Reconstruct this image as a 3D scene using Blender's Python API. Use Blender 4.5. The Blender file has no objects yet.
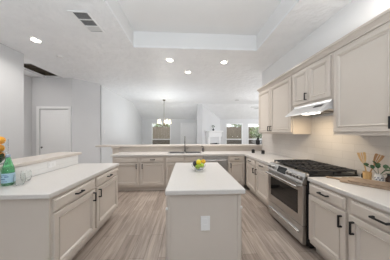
import bpy, bmesh, math, random
from mathutils import Vector, Matrix

C = bpy.context.scene.collection
random.seed(7)
R = math.radians

# ------------------------------------------------------------------ camera
cam_d = bpy.data.cameras.new('camera')
cam = bpy.data.objects.new('camera', cam_d)
C.objects.link(cam)
cam.location = (0, 0, 1.34)
cam.rotation_euler = (R(90), 0, R(-3.0))
cam_d.sensor_width = 36.0
cam_d.lens = 36.0 * 158.0 / 390.0
cam_d.shift_x = -0.3 / 390.0
cam_d.shift_y = 2.7 / 390.0
cam_d.clip_start = 0.02
bpy.context.scene.camera = cam

# ------------------------------------------------------------------ world, added fill lights, exposure
world = bpy.data.worlds.new('world')
bpy.context.scene.world = world
world.use_nodes = True
bgn = world.node_tree.nodes['Background']
bgn.inputs['Color'].default_value = (0.93, 0.965, 1.0, 1)
bgn.inputs['Strength'].default_value = 1.3

def area(name, loc, rot, sx, sy, power, col=(1, 1, 1)):
    d = bpy.data.lights.new(name, 'AREA')
    d.shape = 'RECTANGLE'; d.size = sx; d.size_y = sy
    d.energy = power; d.color = col
    o = bpy.data.objects.new(name, d)
    o.location = loc; o.rotation_euler = rot
    C.objects.link(o)
    return o
# unseen fill light added at the living room's open right side
area('fill_living_side', (6.85, 6.9, 1.45), (R(90), 0, R(90)), 4.2, 2.3, 60, (0.97, 0.985, 1.0))
# added upward fills for the ceilings: beside the camera, in dining and living rooms
area('fill_ceiling_up', (-0.3, -0.7, 0.95), (R(180), 0, 0), 0.9, 0.9, 68, (0.87, 0.945, 1.0))
area('fill_dining_up', (-0.9, 6.9, 0.8), (R(165), 0, 0), 1.0, 1.0, 26, (0.90, 0.96, 1.0))
# side fills added behind the camera to brighten the cabinet doors
area('fill_left_behind', (-3.2, -0.9, 1.35), (R(90), 0, R(-65)), 1.6, 1.5, 4.5, (0.95, 0.98, 1.0))
area('fill_right_behind', (1.9, -1.2, 1.35), (R(90), 0, R(60)), 1.6, 1.5, 3.0, (0.95, 0.98, 1.0))
area('fill_living_up', (4.3, 6.6, 1.0), (R(180), 0, 0), 0.8, 0.8, 24, (0.97, 0.985, 1.0))  # unseen upward fill added for the living room ceiling

# unseen ceiling-height fills added to brighten the hall and the cabinet fronts
area('fill_hall', (-4.15, 3.72, 2.97), (0, 0, 0), 0.13, 0.13, 5.5, (1.0, 0.96, 0.91))
area('fill_left_counter', (-1.55, 1.1, 2.97), (0, 0, 0), 0.13, 0.13, 6, (1.0, 0.96, 0.91))
area('fill_right_counter', (1.68, 1.1, 2.97), (0, 0, 0), 0.13, 0.13, 7, (1.0, 0.96, 0.91))
vs = bpy.context.scene.view_settings
vs.view_transform = 'Standard'
vs.look = 'None'
vs.gamma = 1
vs.use_curve_mapping = False
vs.exposure = 0.53

# ------------------------------------------------------------------ materials
def mat(name, col, rough=0.5, metal=0.0, **kw):
    m = bpy.data.materials.new(name); m.use_nodes = True
    b = m.node_tree.nodes['Principled BSDF']
    b.inputs['Base Color'].default_value = (*col, 1)
    b.inputs['Roughness'].default_value = rough
    b.inputs['Metallic'].default_value = metal
    for k, v in kw.items():
        b.inputs[k].default_value = v
    return m

def nodes(m): return m.node_tree.nodes, m.node_tree.links, m.node_tree.nodes['Principled BSDF']

def mottled(name, c1, c2, scale, rough, bump=0.0, detail=3.0, stretch=(1, 1, 1), metal=0.0, bump_scale=None, dist=0.002):
    m = mat(name, c1, rough, metal)
    n, l, b = nodes(m)
    tc = n.new('ShaderNodeTexCoord'); mp = n.new('ShaderNodeMapping')
    mp.inputs['Scale'].default_value = stretch
    l.new(tc.outputs['Object'], mp.inputs['Vector'])
    nz = n.new('ShaderNodeTexNoise'); nz.inputs['Scale'].default_value = scale; nz.inputs['Detail'].default_value = detail
    l.new(mp.outputs['Vector'], nz.inputs['Vector'])
    rp = n.new('ShaderNodeValToRGB')
    rp.color_ramp.elements[0].position = 0.35; rp.color_ramp.elements[0].color = (*c1, 1)
    rp.color_ramp.elements[1].position = 0.65; rp.color_ramp.elements[1].color = (*c2, 1)
    l.new(nz.outputs['Fac'], rp.inputs['Fac']); l.new(rp.outputs['Color'], b.inputs['Base Color'])
    if bump:
        n2 = n.new('ShaderNodeTexNoise'); n2.inputs['Scale'].default_value = bump_scale or scale
        n2.inputs['Detail'].default_value = 4
        l.new(mp.outputs['Vector'], n2.inputs['Vector'])
        bp = n.new('ShaderNodeBump'); bp.inputs['Strength'].default_value = bump; bp.inputs['Distance'].default_value = dist
        l.new(n2.outputs['Fac'], bp.inputs['Height']); l.new(bp.outputs['Normal'], b.inputs['Normal'])
    return m

def tile_mat(name, c1, c2, grout, axis, bw, bh, rough):
    m = mat(name, c1, rough)
    n, l, b = nodes(m)
    tc = n.new('ShaderNodeTexCoord'); sp = n.new('ShaderNodeSeparateXYZ'); cb = n.new('ShaderNodeCombineXYZ')
    l.new(tc.outputs['Object'], sp.inputs[0])
    l.new(sp.outputs[axis[0]], cb.inputs[0]); l.new(sp.outputs[axis[1]], cb.inputs[1])
    br = n.new('ShaderNodeTexBrick'); br.offset = 0.5
    br.inputs['Scale'].default_value = 1.0
    br.inputs['Brick Width'].default_value = bw; br.inputs['Row Height'].default_value = bh
    br.inputs['Mortar Size'].default_value = 0.002; br.inputs['Mortar Smooth'].default_value = 0.3
    br.inputs['Color1'].default_value = (*c1, 1); br.inputs['Color2'].default_value = (*c2, 1); br.inputs['Mortar'].default_value = (*grout, 1)
    l.new(cb.outputs[0], br.inputs['Vector']); l.new(br.outputs['Color'], b.inputs['Base Color'])
    nz = n.new('ShaderNodeTexNoise'); nz.inputs['Scale'].default_value = 14; l.new(tc.outputs['Object'], nz.inputs['Vector'])
    ad = n.new('ShaderNodeMath'); ad.operation = 'MULTIPLY_ADD'; ad.inputs[1].default_value = -0.7
    l.new(br.outputs['Fac'], ad.inputs[0]); l.new(nz.outputs['Fac'], ad.inputs[2])
    bp = n.new('ShaderNodeBump'); bp.inputs['Strength'].default_value = 0.35; bp.inputs['Distance'].default_value = 0.003
    l.new(ad.outputs[0], bp.inputs['Height']); l.new(bp.outputs['Normal'], b.inputs['Normal'])
    return m

def floor_mat():
    m = mat('floor_planks', (0.3, 0.26, 0.23), 0.42)
    n, l, b = nodes(m)
    tc = n.new('ShaderNodeTexCoord'); sp = n.new('ShaderNodeSeparateXYZ'); cb = n.new('ShaderNodeCombineXYZ')
    l.new(tc.outputs['Object'], sp.inputs[0]); l.new(sp.outputs['Y'], cb.inputs[0]); l.new(sp.outputs['X'], cb.inputs[1])
    br = n.new('ShaderNodeTexBrick'); br.offset = 0.37; br.inputs['Scale'].default_value = 1
    br.inputs['Brick Width'].default_value = 1.05; br.inputs['Row Height'].default_value = 0.155
    br.inputs['Mortar Size'].default_value = 0.0022; br.inputs['Mortar Smooth'].default_value = 0.2
    br.inputs['Color1'].default_value = (0.335, 0.275, 0.235, 1); br.inputs['Color2'].default_value = (0.47, 0.40, 0.35, 1)
    br.inputs['Mortar'].default_value = (0.20, 0.165, 0.14, 1)
    l.new(cb.outputs[0], br.inputs['Vector'])
    mp = n.new('ShaderNodeMapping'); mp.inputs['Scale'].default_value = (16, 1.1, 1); l.new(tc.outputs['Object'], mp.inputs['Vector'])
    nz = n.new('ShaderNodeTexNoise'); nz.inputs['Scale'].default_value = 1.6; nz.inputs['Detail'].default_value = 5; nz.inputs['Roughness'].default_value = 0.62
    nz.inputs['Distortion'].default_value = 0.6
    l.new(mp.outputs['Vector'], nz.inputs['Vector'])
    rp = n.new('ShaderNodeValToRGB')
    rp.color_ramp.elements[0].position = 0.32; rp.color_ramp.elements[0].color = (0.62, 0.60, 0.58, 1)
    rp.color_ramp.elements[1].position = 0.68; rp.color_ramp.elements[1].color = (1.18, 1.17, 1.16, 1)
    l.new(nz.outputs['Fac'], rp.inputs['Fac'])
    mx = n.new('ShaderNodeMix'); mx.data_type = 'RGBA'; mx.blend_type = 'MULTIPLY'; mx.inputs['Factor'].default_value = 1
    l.new(br.outputs['Color'], mx.inputs['A']); l.new(rp.outputs['Color'], mx.inputs['B'])
    l.new(mx.outputs['Result'], b.inputs['Base Color'])
    return m

def emit(name, col, strength):
    m = bpy.data.materials.new(name); m.use_nodes = True
    b = m.node_tree.nodes['Principled BSDF']
    b.inputs['Base Color'].default_value = (*col, 1)
    b.inputs['Emission Color'].default_value = (*col, 1); b.inputs['Emission Strength'].default_value = strength
    return m

def pane_mat(name, tint, gloss):
    m = bpy.data.materials.new(name); m.use_nodes = True
    n, l = m.node_tree.nodes, m.node_tree.links
    n.remove(n['Principled BSDF'])
    t = n.new('ShaderNodeBsdfTransparent'); t.inputs['Color'].default_value = (*tint, 1)
    g = n.new('ShaderNodeBsdfGlossy'); g.inputs['Roughness'].default_value = 0.02
    x = n.new('ShaderNodeMixShader'); x.inputs['Fac'].default_value = gloss
    l.new(t.outputs[0], x.inputs[1]); l.new(g.outputs[0], x.inputs[2]); l.new(x.outputs[0], n['Material Output'].inputs['Surface'])
    return m

PAINT = mottled('cabinet_paint', (0.625, 0.56, 0.497), (0.64, 0.575, 0.512), 3, 0.30)
QUARTZ = mottled('quartz', (0.63, 0.60, 0.57), (0.66, 0.63, 0.60), 160, 0.28)
BARQ = mottled('bar_stone', (0.60, 0.54, 0.485), (0.64, 0.58, 0.525), 120, 0.3)
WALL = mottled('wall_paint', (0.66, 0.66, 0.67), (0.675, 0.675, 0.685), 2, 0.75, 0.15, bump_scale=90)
WALL_DARKENED = mottled('darkened_wall_paint', (0.565, 0.565, 0.57), (0.58, 0.58, 0.585), 2, 0.75, 0.15, bump_scale=90)  # wall paint darkened to offset too much light on the left wall
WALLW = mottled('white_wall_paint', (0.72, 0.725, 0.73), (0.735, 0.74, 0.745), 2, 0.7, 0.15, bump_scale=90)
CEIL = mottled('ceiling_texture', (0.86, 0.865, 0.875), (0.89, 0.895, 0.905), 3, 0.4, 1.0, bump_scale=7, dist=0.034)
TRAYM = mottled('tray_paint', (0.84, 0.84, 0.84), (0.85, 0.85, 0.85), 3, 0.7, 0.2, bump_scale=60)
TRIM = mat('white_trim', (0.88, 0.88, 0.88), 0.4)
DOORW = mat('white_door', (0.92, 0.92, 0.92), 0.4)
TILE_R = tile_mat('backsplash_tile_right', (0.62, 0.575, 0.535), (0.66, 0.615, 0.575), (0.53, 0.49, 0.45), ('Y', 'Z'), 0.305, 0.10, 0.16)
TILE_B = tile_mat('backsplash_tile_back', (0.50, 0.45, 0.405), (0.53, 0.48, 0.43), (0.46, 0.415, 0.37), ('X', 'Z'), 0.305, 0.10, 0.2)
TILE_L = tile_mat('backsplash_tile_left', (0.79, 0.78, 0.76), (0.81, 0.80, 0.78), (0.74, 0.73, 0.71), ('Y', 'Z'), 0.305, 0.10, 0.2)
FLOOR = floor_mat()
STEEL = mottled('brushed_steel', (0.50, 0.49, 0.48), (0.58, 0.57, 0.56), 8, 0.30, metal=1.0, stretch=(1, 1, 40))
STEELH = mottled('hood_steel', (0.66, 0.66, 0.665), (0.70, 0.70, 0.705), 8, 0.36, metal=0.35, stretch=(1, 1, 30))
FAUCET = mat('brushed_nickel', (0.30, 0.29, 0.28), 0.3, 1.0)
BASINM = mat('basin_steel', (0.30, 0.29, 0.28), 0.35, 0.9)
CHROME = mat('satin_nickel', (0.62, 0.61, 0.60), 0.22, 1.0)
DARKST = mat('dark_steel', (0.16, 0.15, 0.145), 0.3, 0.9)
BLACK = mat('black_metal', (0.007, 0.007, 0.008), 0.55, 0.0)
BLACKP = mat('black_plastic', (0.014, 0.014, 0.015), 0.35)
BGLASS = mat('black_glass', (0.012, 0.012, 0.012), 0.06)
IRON = mottled('cast_iron', (0.015, 0.015, 0.016), (0.03, 0.03, 0.032), 60, 0.38)
GLASS = mat('clear_glass', (0.97, 0.99, 0.985), 0.0, **{'Transmission Weight': 1.0, 'IOR': 1.45})
GREENG = mat('green_glass', (0.42, 0.86, 0.56), 0.02, **{'Transmission Weight': 0.92, 'IOR': 1.4})
PANE = pane_mat('window_pane', (0.97, 0.98, 0.98), 0.02)
SCREEN = pane_mat('screened_pane', (0.70, 0.71, 0.73), 0.05)
PLATE = mat('white_plastic', (0.83, 0.82, 0.81), 0.35)
SLOT = mat('outlet_slot', (0.25, 0.24, 0.23), 0.5)
LENS = emit('lamp_lens', (1.0, 0.93, 0.82), 9.0)
HLENS = emit('hood_lens', (1.0, 0.92, 0.80), 5.0)
SHADE = emit('frosted_lamp_shade', (1.0, 0.90, 0.66), 0.75)
BRONZE = mat('bronze', (0.16, 0.13, 0.09), 0.4, 0.8)
HATCH = mottled('hatch_wood', (0.055, 0.042, 0.03), (0.10, 0.078, 0.055), 8, 0.8, stretch=(1, 10, 1))
VENTD = mat('vent_dark', (0.16, 0.16, 0.16), 0.6)
VENTM = mat('vent_louvre', (0.62, 0.62, 0.62), 0.5)
VENTL = mat('vent_pale_louvre', (0.66, 0.65, 0.63), 0.5)
WOODB = mottled('board_wood', (0.27, 0.19, 0.13), (0.40, 0.29, 0.205), 5, 0.5, stretch=(14, 1, 14))
WOODU = mottled('utensil_wood', (0.58, 0.34, 0.13), (0.70, 0.45, 0.20), 6, 0.5, stretch=(12, 12, 1))
WOODD = mottled('dark_utensil_wood', (0.36, 0.18, 0.07), (0.50, 0.28, 0.12), 6, 0.5, stretch=(12, 12, 1))
LEAF = mottled('leaf', (0.045, 0.11, 0.05), (0.09, 0.18, 0.08), 12, 0.5)
LEAFD = mottled('dark_leaf', (0.02, 0.05, 0.025), (0.05, 0.10, 0.04), 12, 0.5)
STEM = mat('stem', (0.10, 0.09, 0.05), 0.6)
LEMON = mottled('lemon_skin', (0.86, 0.66, 0.02), (0.90, 0.74, 0.04), 30, 0.4, 0.3, bump_scale=120)
ORANGE = mottled('orange_skin', (0.88, 0.34, 0.01), (0.92, 0.42, 0.02), 30, 0.4, 0.3, bump_scale=120)
AMBER = mottled('tangerine_skin', (0.86, 0.46, 0.02), (0.9, 0.55, 0.03), 30, 0.4, 0.3, bump_scale=120)
LIME = mottled('lime_skin', (0.28, 0.46, 0.03), (0.42, 0.58, 0.05), 20, 0.4, 0.3, bump_scale=120)
AVOC = mottled('avocado_skin', (0.015, 0.014, 0.02), (0.04, 0.035, 0.045), 40, 0.45, 0.5, bump_scale=90)
LABEL = mat('bottle_label', (0.42, 0.62, 0.74), 0.5)
LABELT = mat('label_print', (0.05, 0.14, 0.32), 0.5)
CAP = mat('bottle_cap', (0.35, 0.42, 0.50), 0.4, 0.5)
CERAM = mat('white_ceramic', (0.82, 0.80, 0.77), 0.25)
BLUEPR = mat('blue_glaze', (0.06, 0.08, 0.14), 0.3)
BROWNG = mat('brown_glass', (0.045, 0.018, 0.008), 0.08)
FENCE = mottled('fence_wood', (0.21, 0.16, 0.125), (0.30, 0.235, 0.19), 4, 0.8, stretch=(9, 9, 0.6))
GRASS = mottled('grass', (0.16, 0.22, 0.08), (0.24, 0.3, 0.12), 6, 0.9)
BUSH = mottled('bush_leaf', (0.20, 0.28, 0.10), (0.46, 0.52, 0.26), 9, 0.6)

# ------------------------------------------------------------------ mesh helpers
OFF = {}
class MB:
    def __init__(s, M=None):
        s.bm = bmesh.new(); s.M = M or Matrix.Identity(4); s.mi = 0
    def v(s, p): return s.bm.verts.new(s.M @ Vector(p))
    def f(s, vs_):
        try:
            fc = s.bm.faces.new(vs_); fc.material_index = s.mi; return fc
        except ValueError: return None
    def box(s, x0, x1, y0, y1, z0, z1):
        V = [s.v((x, y, z)) for z in (z0, z1) for y in (y0, y1) for x in (x0, x1)]
        for q in ((0, 1, 3, 2), (4, 5, 7, 6), (0, 1, 5, 4), (2, 3, 7, 6), (0, 2, 6, 4), (1, 3, 7, 5)):
            s.f([V[i] for i in q])
        return s
    def loft(s, rings, cap0=True, cap1=True):
        RV = [[s.v(p) for p in r] for r in rings]
        n = len(RV[0])
        for a, b in zip(RV, RV[1:]):
            for i in range(n): s.f([a[i], a[(i + 1) % n], b[(i + 1) % n], b[i]])
        if cap0: s.f(RV[0])
        if cap1: s.f(RV[-1])
        return s
    def prism(s, pts, axis, a0, a1):
        def mk(p, a):
            q = list(p); q.insert(axis, a); return q
        return s.loft([[mk(p, a0) for p in pts], [mk(p, a1) for p in pts]])
    def lathe(s, prof, c, seg=24, cap0=True, cap1=True):
        return s.loft([[(c[0] + r * math.cos(2 * math.pi * i / seg), c[1] + r * math.sin(2 * math.pi * i / seg), c[2] + z) for i in range(seg)] for r, z in prof], cap0, cap1)
    def tube(s, pts, r, seg=10, r1=None, cap=True):
        P = [Vector(p) for p in pts]; rings = []
        up = None
        for i, p in enumerate(P):
            t = (P[min(i + 1, len(P) - 1)] - P[max(i - 1, 0)]).normalized()
            if up is None:
                up = t.orthogonal().normalized()
            up = (up - t * up.dot(t)).normalized()
            sd = t.cross(up)
            rr = r if r1 is None else r + (r1 - r) * i / (len(P) - 1)
            rings.append([p + up * rr * math.cos(2 * math.pi * k / seg) + sd * rr * math.sin(2 * math.pi * k / seg) for k in range(seg)])
        return s.loft(rings, cap, cap)
    def ball(s, c, r, sc=(1, 1, 1), seg=16, rings=10):
        prof = []
        for i in range(rings + 1):
            a = -math.pi / 2 + math.pi * i / rings
            prof.append((max(r * math.cos(a), r * 0.02), r * math.sin(a)))
        return s.loft([[(c[0] + sc[0] * q * math.cos(2 * math.pi * k / seg), c[1] + sc[1] * q * math.sin(2 * math.pi * k / seg), c[2] + sc[2] * z) for k in range(seg)] for q, z in prof])
    def panel(s, a0, a1, z0, z1, b0, prof):
        """a door or drawer front: back at b0, then concentric rectangles (inset, outward)"""
        rings = [[(a0, b0, z0), (a1, b0, z0), (a1, b0, z1), (a0, b0, z1)]]
        for i, d in prof:
            rings.append([(a0 + i, b0 + d, z0 + i), (a1 - i, b0 + d, z0 + i), (a1 - i, b0 + d, z1 - i), (a0 + i, b0 + d, z1 - i)])
        return s.loft(rings)
    def build(s, name, m, parent=None, bevel=0.0, smooth=False, base=None):
        bmesh.ops.recalc_face_normals(s.bm, faces=s.bm.faces)
        off = OFF[parent.name] if parent else Vector(base or (0, 0, 0))
        for vv in s.bm.verts: vv.co -= off
        me = bpy.data.meshes.new(name); s.bm.to_mesh(me); s.bm.free()
        for x in (m if isinstance(m, (list, tuple)) else [m]): me.materials.append(x)
        if smooth:
            for p in me.polygons: p.use_smooth = True
        o = bpy.data.objects.new(name, me); C.objects.link(o)
        if parent:
            o.parent = parent; OFF[o.name] = off
        else:
            o.location = off; OFF[o.name] = off
        if smooth:
            md = o.modifiers.new('split', 'EDGE_SPLIT'); md.split_angle = R(38)
        if bevel:
            md = o.modifiers.new('bevel', 'BEVEL'); md.width = bevel; md.segments = 2; md.limit_method = 'ANGLE'; md.angle_limit = R(40)
        return o

def tag(o, label, cat, group=None):
    o['label'] = label; o['category'] = cat
    if group: o['group'] = group
    return o
def thing(name, loc, label, cat, group=None):
    o = bpy.data.objects.new(name, None); C.objects.link(o); o.location = loc; o.empty_display_size = 0.1
    OFF[o.name] = Vector(loc)
    return tag(o, label, cat, group)
def struct(o):
    o['kind'] = 'structure'; return o
def frame(O, ax, n):
    ax, n = Vector(ax), Vector(n)
    return Matrix(((ax.x, n.x, 0, O[0]), (ax.y, n.y, 0, O[1]), (ax.z, n.z, 1, O[2]), (0, 0, 0, 1)))
def fpt(M, a, b, z): return tuple(M @ Vector((a, b, z)))

# ------------------------------------------------------------------ the setting
ZC = 2.99
XW = 2.06
YB = 10.5
struct(MB().box(-6.2, 7.0, -2.6, 10.7, -0.08, 0).build('floor', FLOOR))

# flat ceiling, cut for the tray and the attic hatch
TX0, TX1, TY0, TY1 = -1.03, 1.40, -1.6, 3.11
HX0, HX1, HY0, HY1 = -4.20, -3.73, 3.98, 4.90
b = MB()
xs = sorted({-6.2, HX0, HX1, TX0, TX1, 7.0}); ys = sorted({-2.6, TY0, TY1, HY0, HY1, 8.9})
for x0, x1 in zip(xs, xs[1:]):
    for y0, y1 in zip(ys, ys[1:]):
        cx, cy = (x0 + x1) / 2, (y0 + y1) / 2
        if TX0 < cx < TX1 and TY0 < cy < TY1: continue
        if HX0 < cx < HX1 and HY0 < cy < HY1: continue
        b.box(x0, x1, y0, y1, ZC, ZC + 0.04)
bmesh.ops.remove_doubles(b.bm, verts=b.bm.verts, dist=1e-5)
seen = {}
for f in list(b.bm.faces):                                   # drop the walls between neighbouring cells
    k = tuple(sorted(v.index for v in f.verts)) if False else tuple(sorted((round(v.co.x, 4), round(v.co.y, 4), round(v.co.z, 4)) for v in f.verts))
    seen.setdefault(k, []).append(f)
for k, fs in seen.items():
    if len(fs) > 1:
        for f in fs: b.bm.faces.remove(f)
struct(b.build('ceiling', CEIL))
# sloped ceiling at the far end
struct(MB().prism([(8.9, ZC), (YB + 0.02, 2.24), (YB + 0.02, 2.29), (8.9, ZC + 0.05)], 0, -3.2, 7.0).build('ceiling_slope', CEIL))
# tray recess
b = MB(); ZT = 3.30
b.box(TX0 - 0.05, TX0, TY0 - 0.05, TY1 + 0.05, ZC + 0.0405, ZT + 0.04); b.box(TX1, TX1 + 0.05, TY0 - 0.05, TY1 + 0.05, ZC + 0.0405, ZT + 0.04)
b.box(TX0, TX1, TY1, TY1 + 0.05, ZC + 0.0405, ZT + 0.04); b.box(TX0, TX1, TY0 - 0.05, TY0, ZC + 0.0405, ZT + 0.04)
b.box(TX0, TX1, TY0, TY1, ZT, ZT + 0.04)
struct(b.build('ceiling_tray', TRAYM))

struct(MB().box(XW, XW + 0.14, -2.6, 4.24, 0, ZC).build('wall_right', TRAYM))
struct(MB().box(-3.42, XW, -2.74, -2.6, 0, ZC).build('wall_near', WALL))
struct(MB().box(-3.56, -3.42, -2.6, 3.5, 0, ZC).build('wall_left', WALL_DARKENED))
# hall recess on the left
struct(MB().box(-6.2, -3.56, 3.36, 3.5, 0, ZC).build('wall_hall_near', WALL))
struct(MB().box(-4.76, -4.62, 3.5, 4.96, 0, ZC).build('wall_hall_side', WALL))
DX0, DX1, DZ = -4.41, -3.575, 2.055
b = MB(); b.box(-4.62, DX0, 4.96, 5.1, 0, ZC); b.box(DX1, -3.46, 4.96, 5.1, 0, ZC); b.box(DX0, DX1, 4.96, 5.1, DZ, ZC)
struct(b.build('wall_hall', WALL))
struct(MB().prism([(-3.46, 4.96), (-2.94, 5.52), (-3.06, 5.60), (-3.46, 5.1)], 2, 0, ZC).build('wall_angled', WALL))
struct(MB().box(-3.08, -2.94, 5.6, YB, 0, ZC).build('wall_dining', WALLW))
# back wall with two windows, a third behind the cabinets, and a door opening
W1 = (-2.33, -1.07, 0.12, 1.99); W2 = (2.60, 3.76, 0.12, 1.97); W3 = (4.10, 5.26, 0.12, 1.97); DR = (-0.36, 0.52, 0.0, 1.93)
b = MB()
cuts = [W1, DR, W2, W3]; x = -3.08
for q in cuts:
    b.box(x, q[0], YB, YB + 0.14, 0, 2.30); x = q[1]
    b.box(q[0], q[1], YB, YB + 0.14, q[3], 2.30)
    if q[2] > 0: b.box(q[0], q[1], YB, YB + 0.14, 0, q[2])
b.box(x, 7.0, YB, YB + 0.14, 0, 2.30)
struct(b.build('wall_back', WALLW))
# wall between dining and living room: an end pier, and the angled wall that carries the fireplace
struct(MB().prism([(0.58, 8.95), (0.86, 8.95), (0.86, 9.25), (0.70, YB), (0.58, YB)], 2, 0, ZC).build('wall_divider', WALL))
struct(MB().prism([(0.861, 9.0), (0.861, 9.2), (1.9, YB), (2.22, YB)], 2, 0, ZC).build('wall_fireplace', WALLW))
# right side of the living room has an added opening to let sky light in; low and high wall around the opening
b = MB(); b.box(7.0, 7.14, 4.24, YB + 0.14, 2.6, ZC); b.box(7.0, 7.14, 4.24, 4.8, 0, 2.6); b.box(7.0, 7.14, 9.0, YB + 0.14, 0, 2.6)
struct(b.build('wall_living', WALLW))
struct(MB().box(XW + 0.14, 7.0, 4.10, 4.235, 0, ZC).build('wall_living_near', WALLW))

# backsplash tile and pony walls that carry the bars
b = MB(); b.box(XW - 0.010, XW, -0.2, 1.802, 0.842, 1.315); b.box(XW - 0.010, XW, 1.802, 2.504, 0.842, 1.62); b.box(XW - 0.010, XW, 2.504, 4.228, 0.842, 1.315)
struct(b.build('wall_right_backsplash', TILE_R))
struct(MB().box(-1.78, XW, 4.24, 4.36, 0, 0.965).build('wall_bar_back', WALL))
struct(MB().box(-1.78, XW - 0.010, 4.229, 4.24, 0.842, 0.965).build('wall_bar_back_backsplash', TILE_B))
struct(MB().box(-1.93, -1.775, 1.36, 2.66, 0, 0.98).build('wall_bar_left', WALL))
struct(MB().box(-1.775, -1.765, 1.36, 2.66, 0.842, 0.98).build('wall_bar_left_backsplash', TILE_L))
# end post of the back bar wall
b = MB(); b.box(-1.935, -1.785, 4.21, 4.37, 0, 0.93); b.box(-1.955, -1.765, 4.19, 4.39, 0.93, 0.965)
struct(b.build('trim_1', PAINT, bevel=0.004))
# hall door
def casing(x0, x1, zt, y, w=0.07, d=0.018):
    b = MB(); b.box(x0 - w, x0, y - d, y, 0, zt + w); b.box(x1, x1 + w, y - d, y, 0, zt + w); b.box(x0, x1, y - d, y, zt, zt + w)
    return b
struct(casing(DX0, DX1, DZ, 4.96).build('trim_2', TRIM, bevel=0.004))
def paneled_door(name, x0, x1, z1, y, m):
    b = MB(); M = frame((x0, y, 0), (1, 0, 0), (0, -1, 0)); b.M = M
    w = x1 - x0
    b.box(0, w, -0.04, 0, 0.01, z1)
    pr = [(0, 0.0005), (0.012, 0.004), (0.03, 0.0015), (0.04, 0.0015), (0.055, 0.004)]
    b.panel(0.12, w - 0.12, 0.22, 0.86, 0, pr); b.panel(0.12, w - 0.12, 1.02, z1 - 0.13, 0, pr)
    return struct(b.build(name, m))
d1 = paneled_door('door_1', DX0 + 0.006, DX1 - 0.006, DZ - 0.006, 4.99, DOORW)
k = MB(); k.lathe([(0.026, 0), (0.026, 0.006), (0.010, 0.008), (0.010, 0.03), (0.027, 0.036), (0.030, 0.05), (0.022, 0.062)], (0, 0, 0), 18)
for vv in k.bm.verts: vv.co = Vector((DX0 + 0.07, 4.99 - vv.co.z, 0.90 + vv.co.y))
k.build('door_knob', CHROME, d1, smooth=True)
d2 = paneled_door('door_2', DR[0] + 0.006, DR[1] - 0.006, DR[3] - 0.006, YB + 0.05, TRIM)
struct(casing(DR[0], DR[1], DR[3], YB).build('trim_3', TRIM, bevel=0.004))
for nm, z in (('door_knob', 0.80), ('deadbolt', 0.96)):
    k = MB(); k.lathe([(0.03, 0), (0.03, 0.01), (0.012, 0.012), (0.012, 0.03), (0.03, 0.036), (0.03, 0.055)] if nm == 'door_knob' else [(0.03, 0), (0.028, 0.02), (0.012, 0.024)], (0, 0, 0), 16)
    for vv in k.bm.verts: vv.co = Vector((DR[0] + 0.07, YB + 0.05 - vv.co.z, z + vv.co.y))
    k.build(nm, DARKST, d2, smooth=True)
# windows: white frame, meeting rail, clear upper pane, screened lower pane
def window(name, q):
    x0, x1, z0, z1 = q; fr = 0.055; zr = 0.90
    b = MB(); y0, y1 = YB - 0.02, YB + 0.10
    b.box(x0, x0 + fr, y0, y1, z0, z1); b.box(x1 - fr, x1, y0, y1, z0, z1); b.box(x0 + fr, x1 - fr, y0, y1, z1 - fr, z1); b.box(x0 + fr, x1 - fr, y0, y1, z0, z0 + fr)
    b.box(x0 + fr, x1 - fr, YB + 0.02, YB + 0.08, zr - 0.03, zr + 0.03)
    w = struct(b.build(name, TRIM, bevel=0.003))
    MB().box(x0 + fr, x1 - fr, YB + 0.05, YB + 0.056, zr + 0.03, z1 - fr).build('upper_pane', PANE, w)
    MB().box(x0 + fr, x1 - fr, YB + 0.05, YB + 0.056, z0 + fr, zr - 0.03).build('lower_pane', SCREEN, w)
    MB().box(x0 - 0.05, x1 + 0.05, YB - 0.06, YB - 0.021, z0 - 0.03, z0).build('window_sill', TRIM, w)
window('window_1', W1); window('window_2', W2); window('window_3', W3)
struct(MB().box(-2.94, -2.925, 5.6, YB, 0, 0.10).build('baseboard_dining', TRIM))
struct(MB().box(-2.925, 0.58, YB - 0.015, YB, 0, 0.10).build('baseboard_back', TRIM)) if False else None
struct(MB().box(-3.42, -3.405, -2.6, 3.5, 0, 0.10).build('baseboard_left', TRIM))

# outside
struct(MB().box(-14, 18, 10.7, 24, -0.12, -0.02).build('ground', GRASS))

# ------------------------------------------------------------------ cabinets
DOORP = [(0, 0.023), (0.003, 0.026), (0.044, 0.026), (0.048, 0.018), (0.053, 0.018), (0.057, 0.0265), (0.062, 0.0265), (0.072, 0.012), (0.076, 0.012)]
DRAWP = [(0, 0.018), (0.003, 0.020), (0.011, 0.020), (0.017, 0.026)]
def pull(M, a, z, vert, parent, L=0.105):
    b = MB(M); t = 0.0065; h = L / 2; b0 = 0.0255
    if vert:
        b.box(a - t, a + t, b0 + 0.026, b0 + 0.037, z - h, z + h)
        b.box(a - t, a + t, b0, b0 + 0.026, z - h, z - h + 2 * t); b.box(a - t, a + t, b0, b0 + 0.026, z + h - 2 * t, z + h)
    else:
        b.box(a - h, a + h, b0 + 0.026, b0 + 0.037, z - t, z + t)
        b.box(a - h, a - h + 2 * t, b0, b0 + 0.026, z - t, z + t); b.box(a + h - 2 * t, a + h, b0, b0 + 0.026, z - t, z + t)
    return b.build('handle', BLACK, parent, bevel=0.0015)

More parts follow.
